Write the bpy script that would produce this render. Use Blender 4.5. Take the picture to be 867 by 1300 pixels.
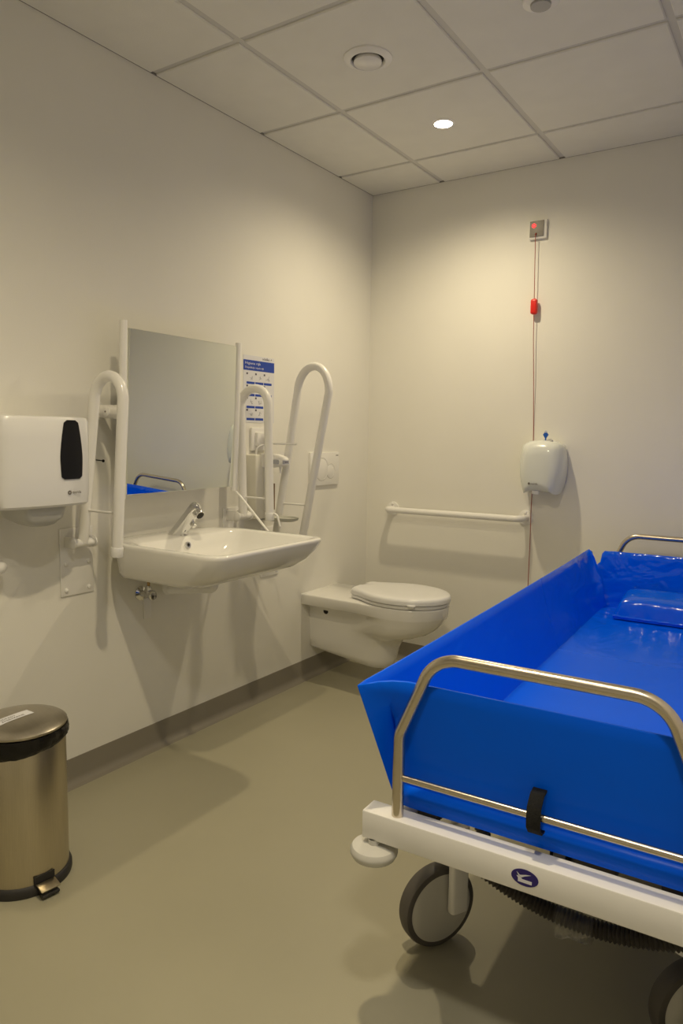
import bpy, bmesh, math, random
from mathutils import Vector, Matrix, Quaternion
random.seed(7)
C = bpy.context.scene.collection
R = math.radians
PI = math.pi
for o in list(bpy.data.objects):
    bpy.data.objects.remove(o)

# ------------------------------------------------------------------ camera
sc = bpy.context.scene
cam_d = bpy.data.cameras.new('camera')
cam = bpy.data.objects.new('camera', cam_d)
C.objects.link(cam)
sc.camera = cam
YAW, PIT, ROL = R(33.382), R(6.163), R(0.893)
fw = Vector((-math.sin(YAW)*math.cos(PIT), math.cos(YAW)*math.cos(PIT), -math.sin(PIT)))
rt = Vector((math.cos(YAW), math.sin(YAW), 0))
up = rt.cross(fw)
rt2 = rt*math.cos(ROL) + up*math.sin(ROL)
up2 = -rt*math.sin(ROL) + up*math.cos(ROL)
M3 = Matrix((rt2, up2, -fw)).transposed()
cam.matrix_world = Matrix.Translation((2.069, -3.396, 1.222)) @ M3.to_4x4()
cam_d.sensor_fit = 'VERTICAL'
cam_d.sensor_height = 36.0
cam_d.lens = 910.186/1300.0*36.0
cam_d.clip_start = 0.02
cam_d.clip_end = 50

# ------------------------------------------------------------------ world, lights, exposure
w = bpy.data.worlds.new('world')
sc.world = w
w.use_nodes = True
w.node_tree.nodes['Background'].inputs[0].default_value = (0.9, 0.85, 0.75, 1)
w.node_tree.nodes['Background'].inputs[1].default_value = 0.02
sc.view_settings.view_transform = 'Standard'
sc.view_settings.look = 'None'
sc.view_settings.exposure = 0.34
sc.view_settings.gamma = 1.0
sc.view_settings.use_curve_mapping = False
H = 2.491
WARM = (1.0, 0.81, 0.50)
DOWNLIGHTS = [  # x, y, power of each recessed lamp, colour
    (0.706, -0.620, 40.0, (1.0, 0.84, 0.55)),
    (1.306, -2.420, 54.0, (1.0, 0.83, 0.53)),
    (1.906, -3.020, 47.0, (1.0, 0.92, 0.78)),
]
for (lx, ly, pw, col) in DOWNLIGHTS:
    ld = bpy.data.lights.new('downlight_beam', 'SPOT')
    ld.energy = pw
    ld.color = col
    ld.spot_size = R(158)
    ld.spot_blend = 1.0
    ld.shadow_soft_size = 0.030 if ly > -3 else 0.09
    lo = bpy.data.objects.new('downlight_beam', ld)
    lo.location = (lx, ly, H-0.022)
    C.objects.link(lo)

# ------------------------------------------------------------------ materials
def nodes(name):
    m = bpy.data.materials.new(name)
    m.use_nodes = True
    nt = m.node_tree
    return m, nt, nt.nodes['Principled BSDF']

def mat(name, col, rough=0.5, metal=0.0, spec=0.5, coat=0.0, bump=0.0, bscale=80.0, var=0.0, vscale=6.0,
        stretch=None, trans=0.0, emit=None, estr=0.0, sss=0.0, rvar=0.0):
    m, nt, b = nodes(name)
    N, L = nt.nodes, nt.links
    b.inputs['Base Color'].default_value = (*col, 1)
    b.inputs['Roughness'].default_value = rough
    b.inputs['Metallic'].default_value = metal
    b.inputs['Specular IOR Level'].default_value = spec
    b.inputs['Coat Weight'].default_value = coat
    b.inputs['Coat Roughness'].default_value = 0.06
    b.inputs['Transmission Weight'].default_value = trans
    if emit:
        b.inputs['Emission Color'].default_value = (*emit, 1)
        b.inputs['Emission Strength'].default_value = estr
    tc = N.new('ShaderNodeTexCoord')
    mp = N.new('ShaderNodeMapping')
    L.new(tc.outputs['Object'], mp.inputs[0])
    if stretch:
        mp.inputs['Scale'].default_value = stretch
    if var > 0:
        n = N.new('ShaderNodeTexNoise')
        n.inputs['Scale'].default_value = vscale
        n.inputs['Detail'].default_value = 5
        L.new(mp.outputs[0], n.inputs['Vector'])
        cr = N.new('ShaderNodeValToRGB')
        cr.color_ramp.elements[0].position = 0.3
        cr.color_ramp.elements[1].position = 0.7
        cr.color_ramp.elements[0].color = (*[c*(1-var) for c in col], 1)
        cr.color_ramp.elements[1].color = (*[min(1, c*(1+var)) for c in col], 1)
        L.new(n.outputs[0], cr.inputs[0])
        L.new(cr.outputs[0], b.inputs['Base Color'])
    if bump > 0:
        n2 = N.new('ShaderNodeTexNoise')
        n2.inputs['Scale'].default_value = bscale
        n2.inputs['Detail'].default_value = 4
        L.new(mp.outputs[0], n2.inputs['Vector'])
        bp = N.new('ShaderNodeBump')
        bp.inputs['Strength'].default_value = bump
        bp.inputs['Distance'].default_value = 0.01
        L.new(n2.outputs[0], bp.inputs['Height'])
        L.new(bp.outputs[0], b.inputs['Normal'])
        if rvar > 0:
            mr = N.new('ShaderNodeMapRange')
            mr.inputs['To Min'].default_value = max(0.02, rough-rvar)
            mr.inputs['To Max'].default_value = rough+rvar
            L.new(n2.outputs[0], mr.inputs[0])
            L.new(mr.outputs[0], b.inputs['Roughness'])
    return m

M = {}
M['wall'] = mat('wall_paint', (0.87, 0.855, 0.80), 0.62, bump=0.06, bscale=260, var=0.015, vscale=3, spec=0.35)
M['floor'] = mat('vinyl_floor', (0.405, 0.38, 0.275), 0.42, bump=0.04, bscale=300, var=0.035, vscale=2.2, spec=0.4)
M['skirt'] = mat('vinyl_skirting', (0.27, 0.245, 0.20), 0.5, bump=0.04, bscale=200, var=0.04, vscale=5)
M['tile'] = mat('mineral_tile', (0.85, 0.84, 0.79), 0.9, bump=0.12, bscale=420, var=0.02, vscale=8, spec=0.2)
M['tbar'] = mat('ceiling_bar', (0.66, 0.65, 0.62), 0.6, var=0.01)
M['trimdark'] = mat('edge_gap', (0.25, 0.24, 0.22), 0.7, var=0.03)
M['ceramic'] = mat('ceramic', (0.88, 0.87, 0.84), 0.12, spec=0.5, coat=0.6, var=0.008, vscale=4)
M['powder'] = mat('white_powder_coat', (0.89, 0.88, 0.86), 0.28, var=0.01, vscale=15, coat=0.2)
M['plastic'] = mat('white_plastic', (0.86, 0.86, 0.86), 0.30, var=0.01, vscale=10, coat=0.15)
M['dryerplastic'] = mat('pale_dryer_plastic', (0.76, 0.79, 0.77), 0.25, var=0.01, vscale=10, coat=0.3)
M['greyplastic'] = mat('grey_plastic', (0.42, 0.42, 0.42), 0.4, var=0.03)
M['beigeplastic'] = mat('cream_plastic', (0.78, 0.76, 0.68), 0.35, var=0.02)
M['traymat'] = mat('grey_tray_plastic', (0.52, 0.52, 0.47), 0.4, var=0.02)
M['black'] = mat('black_plastic', (0.008, 0.008, 0.009), 0.3, spec=0.25, var=0.1)
M['rubber'] = mat('black_rubber', (0.03, 0.028, 0.026), 0.6, var=0.15, vscale=20)
M['tyre'] = mat('grey_tyre', (0.10, 0.092, 0.085), 0.55, var=0.08, vscale=20)
M['hub'] = mat('castor_cover', (0.62, 0.61, 0.57), 0.35, var=0.03, vscale=8)
M['bag'] = mat('black_bag_film', (0.008, 0.007, 0.006), 0.28, spec=0.3, bump=0.9, bscale=26, var=0.1)
M['velcro'] = mat('black_velcro', (0.01, 0.01, 0.01), 0.95, bump=0.5, bscale=500, var=0.2)
M['chrome'] = mat('chrome', (0.72, 0.72, 0.72), 0.08, metal=1.0, var=0.02)
M['satin'] = mat('satin_tube', (0.63, 0.565, 0.46), 0.26, metal=1.0, bump=0.03, bscale=200, var=0.03, vscale=30)
M['brushed'] = mat('brushed_steel', (0.56, 0.50, 0.38), 0.30, metal=1.0, bump=0.05, bscale=60, var=0.05, vscale=40, stretch=(14, 14, 0.35))
M['lidsteel'] = mat('lid_steel', (0.47, 0.43, 0.36), 0.30, metal=1.0, bump=0.04, bscale=30, var=0.04, vscale=12, stretch=(1, 18, 1))
M['steelplate'] = mat('call_plate', (0.30, 0.28, 0.25), 0.55, metal=0.2, var=0.03)
M['brass'] = mat('aged_brass', (0.45, 0.30, 0.12), 0.35, metal=1.0, var=0.1)
M['blue'] = mat('blue_vinyl', (0.0, 0.13, 1.0), 0.32, spec=0.12, bump=0.16, bscale=5.0, var=0.03, vscale=3)
def glossy_end(m, y0, y1):
    """the sheet is smoother and more puckered towards the head end (object +y)"""
    nt = m.node_tree
    N, L = nt.nodes, nt.links
    b = N['Principled BSDF']
    tc = N.new('ShaderNodeTexCoord')
    sx = N.new('ShaderNodeSeparateXYZ')
    L.new(tc.outputs['Object'], sx.inputs[0])
    mr = N.new('ShaderNodeMapRange')
    mr.inputs['From Min'].default_value = y0
    mr.inputs['From Max'].default_value = y1
    mr.inputs['To Min'].default_value = 0.32
    mr.inputs['To Max'].default_value = 0.10
    L.new(sx.outputs['Y'], mr.inputs[0])
    L.new(mr.outputs[0], b.inputs['Roughness'])
    m2 = N.new('ShaderNodeMapRange')
    m2.inputs['From Min'].default_value = y0
    m2.inputs['From Max'].default_value = y1
    m2.inputs['To Min'].default_value = 0.12
    m2.inputs['To Max'].default_value = 0.60
    L.new(sx.outputs['Y'], m2.inputs[0])
    m3 = N.new('ShaderNodeMapRange')
    m3.inputs['From Min'].default_value = y0
    m3.inputs['From Max'].default_value = y1
    m3.inputs['To Min'].default_value = 0.12
    m3.inputs['To Max'].default_value = 0.45
    L.new(sx.outputs['Y'], m3.inputs[0])
    L.new(m3.outputs[0], b.inputs['Specular IOR Level'])
    for n in N:
        if n.type == 'MAP_RANGE' and n is not None:
            n.interpolation_type = 'SMOOTHERSTEP'
    for n in list(N):
        if n.type == 'BUMP':
            L.new(m2.outputs[0], n.inputs['Strength'])
            wv = N.new('ShaderNodeTexNoise')
            wv.inputs['Scale'].default_value = 7.0
            wv.inputs['Detail'].default_value = 2
            wv.inputs['Distortion'].default_value = 1.2
            mp = N.new('ShaderNodeMapping')
            mp.inputs['Scale'].default_value = (1.0, 0.5, 1.2)
            mp.inputs['Rotation'].default_value = (0.3, 0.2, 0.7)
            L.new(tc.outputs['Object'], mp.inputs[0])
            L.new(mp.outputs[0], wv.inputs['Vector'])
            L.new(wv.outputs[0], n.inputs['Height'])
            n.inputs['Distance'].default_value = 0.02
glossy_end(M['blue'], 0.9, 1.95)
M['bluegloss'] = mat('blue_wrinkled_vinyl', (0.0, 0.13, 0.95), 0.16, spec=0.35, bump=0.5, bscale=7.0, var=0.03, vscale=3, coat=0.35)
M['red'] = mat('red_plastic', (0.75, 0.02, 0.015), 0.35, var=0.03)
M['redcord'] = mat('red_cord', (0.34, 0.05, 0.035), 0.7, var=0.05)
M['bluekey'] = mat('blue_key_plastic', (0.01, 0.10, 0.5), 0.4, var=0.05)
M['paper'] = mat('white_paper', (0.78, 0.78, 0.82), 0.7, var=0.01)
M['printblue'] = mat('print_blue', (0.015, 0.06, 0.42), 0.5, var=0.02)
M['printgrey'] = mat('print_grey', (0.45, 0.46, 0.52), 0.6, var=0.02)
M['printdark'] = mat('print_dark', (0.10, 0.09, 0.13), 0.6, var=0.02)
M['printwhite'] = mat('print_white', (0.75, 0.75, 0.82), 0.6, var=0.02)
M['ink'] = mat('ink_brown', (0.16, 0.14, 0.12), 0.6, var=0.02)
M['logoblue'] = mat('logo_violet', (0.018, 0.006, 0.16), 0.35, var=0.03)
M['brown'] = mat('brown_liquid', (0.17, 0.075, 0.02), 0.3, var=0.05)
M['lamp'] = mat('lamp_glow', (1, 1, 1), 0.5, emit=(1.0, 0.90, 0.68), estr=22.0)
M['led'] = mat('red_led', (0.8, 0.02, 0.02), 0.4, emit=(1.0, 0.03, 0.03), estr=2.2)
M['film'] = mat('clear_film', (0.85, 0.85, 0.85), 0.12, trans=0.85, bump=0.6, bscale=30, var=0.02)
for _n in M['film'].node_tree.nodes:
    if _n.type == 'BSDF_PRINCIPLED':
        _n.inputs['Alpha'].default_value = 0.35
M['frost'] = mat('frosted_plastic', (0.72, 0.72, 0.70), 0.35, trans=0.35, var=0.02)
M['hose'] = mat('dark_hose', (0.05, 0.045, 0.04), 0.4, var=0.1)
M['darkhole'] = mat('dark_opening', (0.02, 0.018, 0.015), 0.7, var=0.05)
M['steeldark'] = mat('dark_lift_steel', (0.10, 0.095, 0.09), 0.5, var=0.05)
# mirror glass
m, nt, b = nodes('mirror_silver')
b.inputs['Base Color'].default_value = (0.90, 0.93, 0.86, 1)
b.inputs['Metallic'].default_value = 1
b.inputs['Roughness'].default_value = 0.01
M['mirror'] = m

# ------------------------------------------------------------------ helpers
def new_obj(name, bm, material, parent=None, smooth=True, loc=None, kind=None, label=None, autosm=40):
    me = bpy.data.meshes.new(name)
    bmesh.ops.recalc_face_normals(bm, faces=bm.faces)
    bm.to_mesh(me)
    bm.free()
    if isinstance(material, (list, tuple)):
        for mm in material:
            me.materials.append(M[mm])
    else:
        me.materials.append(M[material])
    if smooth:
        me.polygons.foreach_set('use_smooth', [True]*len(me.polygons))
        try:
            me.set_sharp_from_angle(angle=R(autosm))
        except Exception:
            pass
    o = bpy.data.objects.new(name, me)
    C.objects.link(o)
    if parent:
        o.parent = parent
    if loc:
        o.location = loc
    if kind:
        o['kind'] = kind
    if label:
        o['label'] = label
    return o

def thing(name, label, cat, loc=(0, 0, 0), rotz=0.0, group=None):
    o = bpy.data.objects.new(name, None)
    o.empty_display_size = 0.05
    C.objects.link(o)
    o.location = loc
    o.rotation_euler = (0, 0, rotz)
    o['label'] = label
    o['category'] = cat
    if group:
        o['group'] = group
    return o

def tag(o, label, cat, group=None):
    o['label'] = label
    o['category'] = cat
    if group:
        o['group'] = group
    return o

def box(bm, lo, hi, bev=0.0, seg=2):
    tb = bmesh.new()
    bmesh.ops.create_cube(tb, size=1.0)
    s = [hi[i]-lo[i] for i in range(3)]
    c = [(hi[i]+lo[i])/2 for i in range(3)]
    bmesh.ops.scale(tb, vec=s, verts=tb.verts)
    if bev > 0:
        bmesh.ops.bevel(tb, geom=list(tb.edges), offset=bev, segments=seg, affect='EDGES', profile=0.5)
    bmesh.ops.translate(tb, vec=c, verts=tb.verts)
    merge(bm, tb)

def merge(bm, tb, mtx=None):
    if mtx is not None:
        bmesh.ops.transform(tb, matrix=mtx, verts=tb.verts)
    tb.verts.index_update()
    vm = {}
    for v in tb.verts:
        vm[v.index] = bm.verts.new(v.co)
    for i, f in enumerate(tb.faces):
        try:
            nf = bm.faces.new([vm[v.index] for v in f.verts])
            nf.material_index = f.material_index
        except ValueError:
            pass
    tb.free()

def BM():
    return bmesh.new()

def frame_axis(d):
    d = Vector(d).normalized()
    return d.to_track_quat('Z', 'Y').to_matrix().to_4x4()

def cyl(bm, p0, p1, r0, r1=None, n=24, caps=True, bev=0.0):
    p0, p1 = Vector(p0), Vector(p1)
    r1 = r0 if r1 is None else r1
    Lh = (p1-p0).length
    prof = [(r0, 0), (r1, Lh)]
    if bev > 0:
        prof = [(r0-bev, 0), (r0-bev*0.3, bev*0.3), (r0, bev), (r1, Lh-bev), (r1-bev*0.3, Lh-bev*0.3), (r1-bev, Lh)]
    lathe(bm, prof, n, Matrix.Translation(p0) @ frame_axis(p1-p0), caps)

def lathe(bm, prof, n=32, mtx=Matrix(), caps=True, sx=1.0, sy=1.0):
    rings = []
    for (r, z) in prof:
        if r < 1e-6:
            rings.append([bm.verts.new(mtx @ Vector((0, 0, z)))])
        else:
            rings.append([bm.verts.new(mtx @ Vector((r*sx*math.cos(2*PI*k/n), r*sy*math.sin(2*PI*k/n), z))) for k in range(n)])
    for a, b2 in zip(rings[:-1], rings[1:]):
        for k in range(n):
            if len(a) == 1 and len(b2) == 1:
                continue
            if len(a) == 1:
                bm.faces.new((a[0], b2[(k+1) % n], b2[k]))
            elif len(b2) == 1:
                bm.faces.new((a[k], a[(k+1) % n], b2[0]))
            else:
                bm.faces.new((a[k], a[(k+1) % n], b2[(k+1) % n], b2[k]))
    if caps:
        for rg in (rings[0], rings[-1]):
            if len(rg) > 2:
                bm.faces.new(rg)

def fillet(pts, rad, seg=8):
    """rounded polyline: rad is one number or a list per inner corner"""
    pts = [Vector(p) for p in pts]
    out = [pts[0]]
    for i in range(1, len(pts)-1):
        r = rad[i-1] if isinstance(rad, (list, tuple)) else rad
        a = (pts[i-1]-pts[i]).normalized()
        b2 = (pts[i+1]-pts[i]).normalized()
        ang = a.angle(b2)
        if r <= 0 or ang > PI-0.01:
            out.append(pts[i])
            continue
        t = r/math.tan(ang/2)
        lim = 0.499*min((pts[i-1]-pts[i]).length, (pts[i+1]-pts[i]).length)
        if t > lim:
            t = lim
            r = t*math.tan(ang/2)
        cdir = (a+b2).normalized()
        cen = pts[i]+cdir*(r/math.sin(ang/2))
        v0 = (pts[i]+a*t)-cen
        v1 = (pts[i]+b2*t)-cen
        tot = v0.angle(v1)
        ax = v0.cross(v1).normalized()
        for k in range(seg+1):
            out.append(cen+Quaternion(ax, tot*k/seg) @ v0)
    out.append(pts[-1])
    return out

def tube(bm, pts, r, n=16, caps=True, closed=False, rfun=None):
    pts = [Vector(p) for p in pts]
    m_ = len(pts)
    tan = []
    for i in range(m_):
        if closed:
            t = pts[(i+1) % m_]-pts[i-1]
        else:
            t = pts[min(i+1, m_-1)]-pts[max(i-1, 0)]
        tan.append(t.normalized())
    ref = Vector((0, 0, 1)) if abs(tan[0].z) < 0.9 else Vector((1, 0, 0))
    nrm = tan[0].cross(ref).normalized()
    rings = []
    for i in range(m_):
        if i > 0:
            q = tan[i-1].rotation_difference(tan[i])
            nrm = (q @ nrm).normalized()
        bn = tan[i].cross(nrm)
        rr = r if rfun is None else rfun(i/(m_-1))*r
        rings.append([bm.verts.new(pts[i]+rr*(math.cos(2*PI*k/n)*nrm+math.sin(2*PI*k/n)*bn)) for k in range(n)])
    rng = range(m_) if closed else range(m_-1)
    for i in rng:
        a, b2 = rings[i], rings[(i+1) % m_]
        for k in range(n):
            bm.faces.new((a[k], a[(k+1) % n], b2[(k+1) % n], b2[k]))
    if caps and not closed:
        bm.faces.new(rings[0])
        bm.faces.new(rings[-1])

def loft(bm, rings, cap0=True, cap1=True, closed=True):
    vr = [[bm.verts.new(p) for p in rg] for rg in rings]
    n = len(vr[0])
    for a, b2 in zip(vr[:-1], vr[1:]):
        for k in range(n if closed else n-1):
            bm.faces.new((a[k], a[(k+1) % n], b2[(k+1) % n], b2[k]))
    if cap0:
        bm.faces.new(vr[0])
    if cap1:
        bm.faces.new(vr[-1])
    return vr

def rrect(x0, x1, y0, y1, r, seg=6):
    """rounded rectangle as list of (x,y), ccw; r one number or four (x1y1, x0y1, x0y0, x1y0)"""
    rs = r if isinstance(r, (list, tuple)) else [r]*4
    out = []
    cs = [(x1, y1, 0), (x0, y1, 90), (x0, y0, 180), (x1, y0, 270)]
    for (cx, cy, a0), rr in zip(cs, rs):
        ccx = cx-rr if a0 in (0, 270) else cx+rr
        ccy = cy-rr if a0 in (0, 90) else cy+rr
        for k in range(seg+1):
            a = R(a0+90*k/seg)
            out.append((ccx+rr*math.cos(a), ccy+rr*math.sin(a)))
    return out

def text_bm(txt, size, mtx, extrude=0.0003, width=None):
    cu = bpy.data.curves.new('lettering', 'FONT')
    cu.body = txt
    cu.size = size
    cu.extrude = extrude
    cu.resolution_u = 2
    o = bpy.data.objects.new('lettering', cu)
    C.objects.link(o)
    dg = bpy.context.evaluated_depsgraph_get()
    dg.update()
    me = bpy.data.meshes.new_from_object(o.evaluated_get(dg))
    bpy.data.objects.remove(o)
    tb = bmesh.new()
    tb.from_mesh(me)
    bpy.data.meshes.remove(me)
    if width and tb.verts:
        mx = max(v.co.x for v in tb.verts)
        if mx > 0:
            bmesh.ops.scale(tb, vec=(width/mx, 1, 1), verts=tb.verts)
    out = BM()
    merge(out, tb, mtx)
    return out

def wall_left_mtx(x, y, z):
    """text plane on a surface facing +x: text runs toward +y, up is +z"""
    return Matrix(((0, 0, 1, x), (1, 0, 0, y), (0, 1, 0, z), (0, 0, 0, 1)))

def front_mtx(x, y, z):
    """text plane on a surface facing -y: text runs toward +x, up is +z"""
    return Matrix(((1, 0, 0, x), (0, 0, -1, y), (0, 1, 0, z), (0, 0, 0, 1)))

# ------------------------------------------------------------------ the room
RX, RX2, YS, YF = 2.08, 3.20, -2.55, -4.70
def slab(name, lo, hi, m, kind='structure', parent=None):
    bm = BM()
    box(bm, lo, hi)
    return new_obj(name, bm, m, parent, smooth=False, kind=kind)

slab('floor', (-0.12, YF-0.12, -0.06), (RX2+0.12, 0.12, 0.0), 'floor')
slab('wall_left', (-0.12, YF, 0.0), (0.0, 0.0, 2.62), 'wall')
slab('wall_back', (-0.12, 0.0, 0.0), (RX2+0.12, 0.12, 2.62), 'wall')
slab('wall_right', (RX, YS, 0.0), (RX+0.12, 0.0, 2.62), 'wall')
slab('wall_return', (RX+0.12, YS, 0.0), (RX2, YS+0.12, 2.62), 'wall')
slab('wall_entry', (RX2, YF, 0.0), (RX2+0.12, 0.0, 2.62), 'wall')
slab('wall_front', (-0.12, YF-0.12, 0.0), (RX2+0.12, YF, 2.62), 'wall')

# suspended ceiling: soffit slab, visible bars, lay-in tiles standing a little proud of the bars
ceil = slab('ceiling', (-0.12, YF-0.12, H+0.012), (RX2+0.12, 0.12, 2.62), 'tbar')
GX = [0.406+0.6*k for k in range(5)]
GY = [-0.320-0.6*k for k in range(8)]
for gx in GX:
    bm = BM(); box(bm, (gx-0.012, YF, H+0.002), (gx+0.012, 0.0, H+0.013))
    new_obj('grid_bar', bm, 'tbar', ceil, smooth=False)
for gy in GY:
    bm = BM(); box(bm, (0.0, gy-0.012, H+0.003), (RX2, gy+0.012, H+0.0125))
    new_obj('grid_bar', bm, 'tbar', ceil, smooth=False)
ex = [0.0]+GX+[RX2]
ey = [0.0]+GY+[YF]
tile_mesh = None
for i in range(len(ex)-1):
    for j in range(len(ey)-1):
        x0 = ex[i]+(0.012 if i > 0 else 0.001)
        x1 = ex[i+1]-(0.012 if i < len(ex)-2 else 0.001)
        y1 = ey[j]-(0.012 if j > 0 else 0.001)
        y0 = ey[j+1]+(0.012 if j < len(ey)-2 else 0.001)
        if x1-x0 < 0.02 or y1-y0 < 0.02:
            continue
        if x0 > RX and y0 > YS:
            continue
        full = 0 < i < len(ex)-2 and 0 < j < len(ey)-2
        cx, cy = (x0+x1)/2, (y0+y1)/2
        if full and tile_mesh is not None:
            o = bpy.data.objects.new('ceiling_tile', tile_mesh)
            C.objects.link(o); o.parent = ceil; o.location = (cx, cy, 0)
            continue
        bm = BM()
        hx, hy = (x1-x0)/2, (y1-y0)/2
        rings = []
        for (ins, z) in ((0.0, H+0.0125), (0.0, H-0.001), (0.0035, H-0.0045), (0.02, H-0.0045)):
            rings.append([Vector((sx*(hx-ins), sy*(hy-ins), z)) for sx, sy in ((1, 1), (-1, 1), (-1, -1), (1, -1))])
        loft(bm, rings)
        o = new_obj('ceiling_tile', bm, 'tile', ceil, smooth=False, loc=(cx, cy, 0))
        if full:
            tile_mesh = o.data
# wall angle where ceiling meets the walls
slab('trim_1', (0.0, YF, H-0.004), (0.004, 0.0, H+0.002), 'trimdark')
slab('trim_2', (0.0, -0.004, H-0.004), (RX, 0.0, H+0.002), 'trimdark')

# coved vinyl skirting
def skirting(name, p0, p1, nrm, h=0.097):
    p0, p1, nrm = Vector(p0), Vector(p1), Vector(nrm)
    prof = [(0.0, 0.0), (0.0, h), (0.003, h), (0.0035, 0.03)]
    for k in range(1, 8):
        a = PI/2*k/7
        prof.append((0.0035+0.026*(1-math.cos(a)), 0.0015+0.0285*(1-math.sin(a))))
    prof.append((0.031, 0.0))
    bm = BM()
    rings = [[p+nrm*a+Vector((0, 0, b2)) for a, b2 in prof] for p in (p0, p1)]
    loft(bm, rings)
    return new_obj(name, bm, 'skirt', kind='structure')
skirting('baseboard_left', (0, YF, 0), (0, 0, 0), (1, 0, 0))
skirting('baseboard_back', (0.03, 0, 0), (RX, 0, 0), (0, -1, 0))
skirting('baseboard_right', (RX, YS, 0), (RX, -0.03, 0), (-1, 0, 0))

# ------------------------------------------------------------------ ceiling fittings
for i, (lx, ly, pw, col) in enumerate(DOWNLIGHTS):
    lab = ['round recessed downlight glowing in the ceiling tile nearest the back corner',
           'recessed downlight above the near end of the shower trolley',
           'recessed downlight just in front of the camera near the entrance side'][i]
    t = thing('ceiling_downlight', lab, 'downlight', (lx, ly, H-0.0045), 0, 'recessed ceiling downlights')
    bm = BM()
    lathe(bm, [(0.037, 0.0), (0.037, -0.004), (0.044, -0.0035), (0.050, -0.001), (0.0505, 0.0)], 40, caps=False)
    new_obj('trim_ring', bm, 'powder', t)
    bm = BM()
    lathe(bm, [(0.037, 0.0), (0.037, -0.003), (0.030, -0.0055), (0.0, -0.007)], 40, caps=True)
    new_obj('lens', bm, 'lamp', t)

t = thing('ceiling_air_valve', 'round white extract air valve with central disc in ceiling tile', 'vent', (0.709, -1.214, H-0.0045))
bm = BM()
lathe(bm, [(0.083, 0.0), (0.082, -0.004), (0.070, -0.010), (0.060, -0.012), (0.0555, -0.008), (0.054, 0.0)], 48, caps=False)
new_obj('valve_ring', bm, 'powder', t)
bm = BM()
lathe(bm, [(0.0, -0.001), (0.0545, -0.0012)], 48, caps=False)
new_obj('dark_throat', bm, 'darkhole', t)
bm = BM()
lathe(bm, [(0.0, -0.002), (0.044, -0.004), (0.0475, -0.010), (0.0475, -0.016), (0.044, -0.019), (0.0, -0.020)], 48, caps=False)
new_obj('valve_disc', bm, 'powder', t)

t = thing('ceiling_fitting', 'round white ceiling fitting just cut off by the top edge of the picture', 'vent', (1.304, -1.222, H-0.0045))
bm = BM()
lathe(bm, [(0.053, 0.0), (0.052, -0.005), (0.045, -0.009), (0.0, -0.010)], 40, caps=False)
new_obj('cover', bm, 'powder', t)
bm = BM()
lathe(bm, [(0.030, -0.010), (0.029, -0.016), (0.0, -0.018)], 32, caps=False)
new_obj('centre_cap', bm, 'greyplastic', t)

# ------------------------------------------------------------------ paper towel dispenser
DY0, DY1 = -2.283, -1.966          # side limits
t = thing('paper_towel_dispenser', 'large white paper towel dispenser with dark viewing window on the left wall', 'dispenser', (0, 0, 0))
def disp_x(y, dep):
    u = (y-(DY0+DY1)/2)/((DY1-DY0)/2)
    return dep*(1-0.13*abs(u)**2.4)
def disp_ring(z, dep, ins, wall=0.0):
    yc, hw = (DY0+DY1)/2, (DY1-DY0)/2-ins
    pts = []
    n = 26
    pts.append(Vector((wall, yc-hw-0.004, z)))
    rc = 0.028
    for k in range(n+1):
        u = -1+2*k/n
        y = yc+u*hw
        x = disp_x(y, dep)
        e = hw-abs(u)*hw
        if e < rc:
            x -= rc-math.sqrt(max(0, rc*rc-(rc-e)**2))
        pts.append(Vector((x, y, z)))
    pts.append(Vector((wall, yc+hw+0.004, z)))
    return pts
bm = BM()
rings = []
for (z, dep, ins) in ((0.999, 0.196, 0.012), (0.997, 0.214, 0.006), (1.004, 0.222, 0.002), (1.03, 0.226, 0), (1.10, 0.230, 0), (1.20, 0.231, 0.0),
                      (1.248, 0.230, 0.001), (1.259, 0.224, 0.006), (1.262, 0.208, 0.014)):
    rings.append(disp_ring(z, dep, ins))
loft(bm, rings)
cover = new_obj('cover', bm, 'plastic', t, autosm=35)
# back plate seen as thin sliver on the right
bm = BM(); box(bm, (0.0, DY1-0.01, 1.0), (0.03, DY1+0.03, 1.25), 0.004)
new_obj('back_plate', bm, 'plastic', t)
bm = BM(); cyl(bm, (0.02, DY1+0.035, 1.13), (0.05, DY1+0.035, 1.13), 0.009, bev=0.002); cyl(bm, (0.015, DY1+0.02, 1.13), (0.015, DY1+0.036, 1.13), 0.006)
new_obj('lock_button', bm, 'plastic', t)
# dark window conforming to front
bm = BM()
wz0, wz1 = 1.078, 1.252
rows = []
NR, NC = 24, 12
for i in range(NR+1):
    v = i/NR
    z = wz0+(wz1-wz0)*v
    hw = 0.5*(0.084-0.034*max(0, (v-0.35)/0.65)**1.6 - 0.008*max(0, (0.35-v)/0.35)**1.5)
    e = min(v, 1-v)*(wz1-wz0)
    if e < 0.010:
        hw -= 0.010-math.sqrt(max(0, 0.010**2-(0.010-e)**2))
    yc = -2.058
    row = []
    for j in range(NC+1):
        y = yc-hw+2*hw*j/NC
        x = disp_x(y, 0.2305)
        ee = DY1-y
        if ee < 0.028:
            x -= 0.028-math.sqrt(max(0, 0.028**2-(0.028-ee)**2))
        row.append(bm.verts.new((x+0.0018, y, z)))
    rows.append(row)
for a, b2 in zip(rows[:-1], rows[1:]):
    for j in range(NC):
        bm.faces.new((a[j], a[j+1], b2[j+1], b2[j]))
ret = bmesh.ops.extrude_face_region(bm, geom=list(bm.faces))
bmesh.ops.translate(bm, vec=(-0.004, 0, 0), verts=[g for g in ret['geom'] if isinstance(g, bmesh.types.BMVert)])
new_obj('viewing_window', bm, 'black', t, label='black viewing window')
lx = disp_x(-2.055, 0.2285)+0.0012
bm = text_bm('merida', 0.0125, wall_left_mtx(lx, -2.058, 1.0345), width=0.030)
new_obj('lettering', bm, 'ink', t, smooth=False, label='small dark maker lettering merida')
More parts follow.
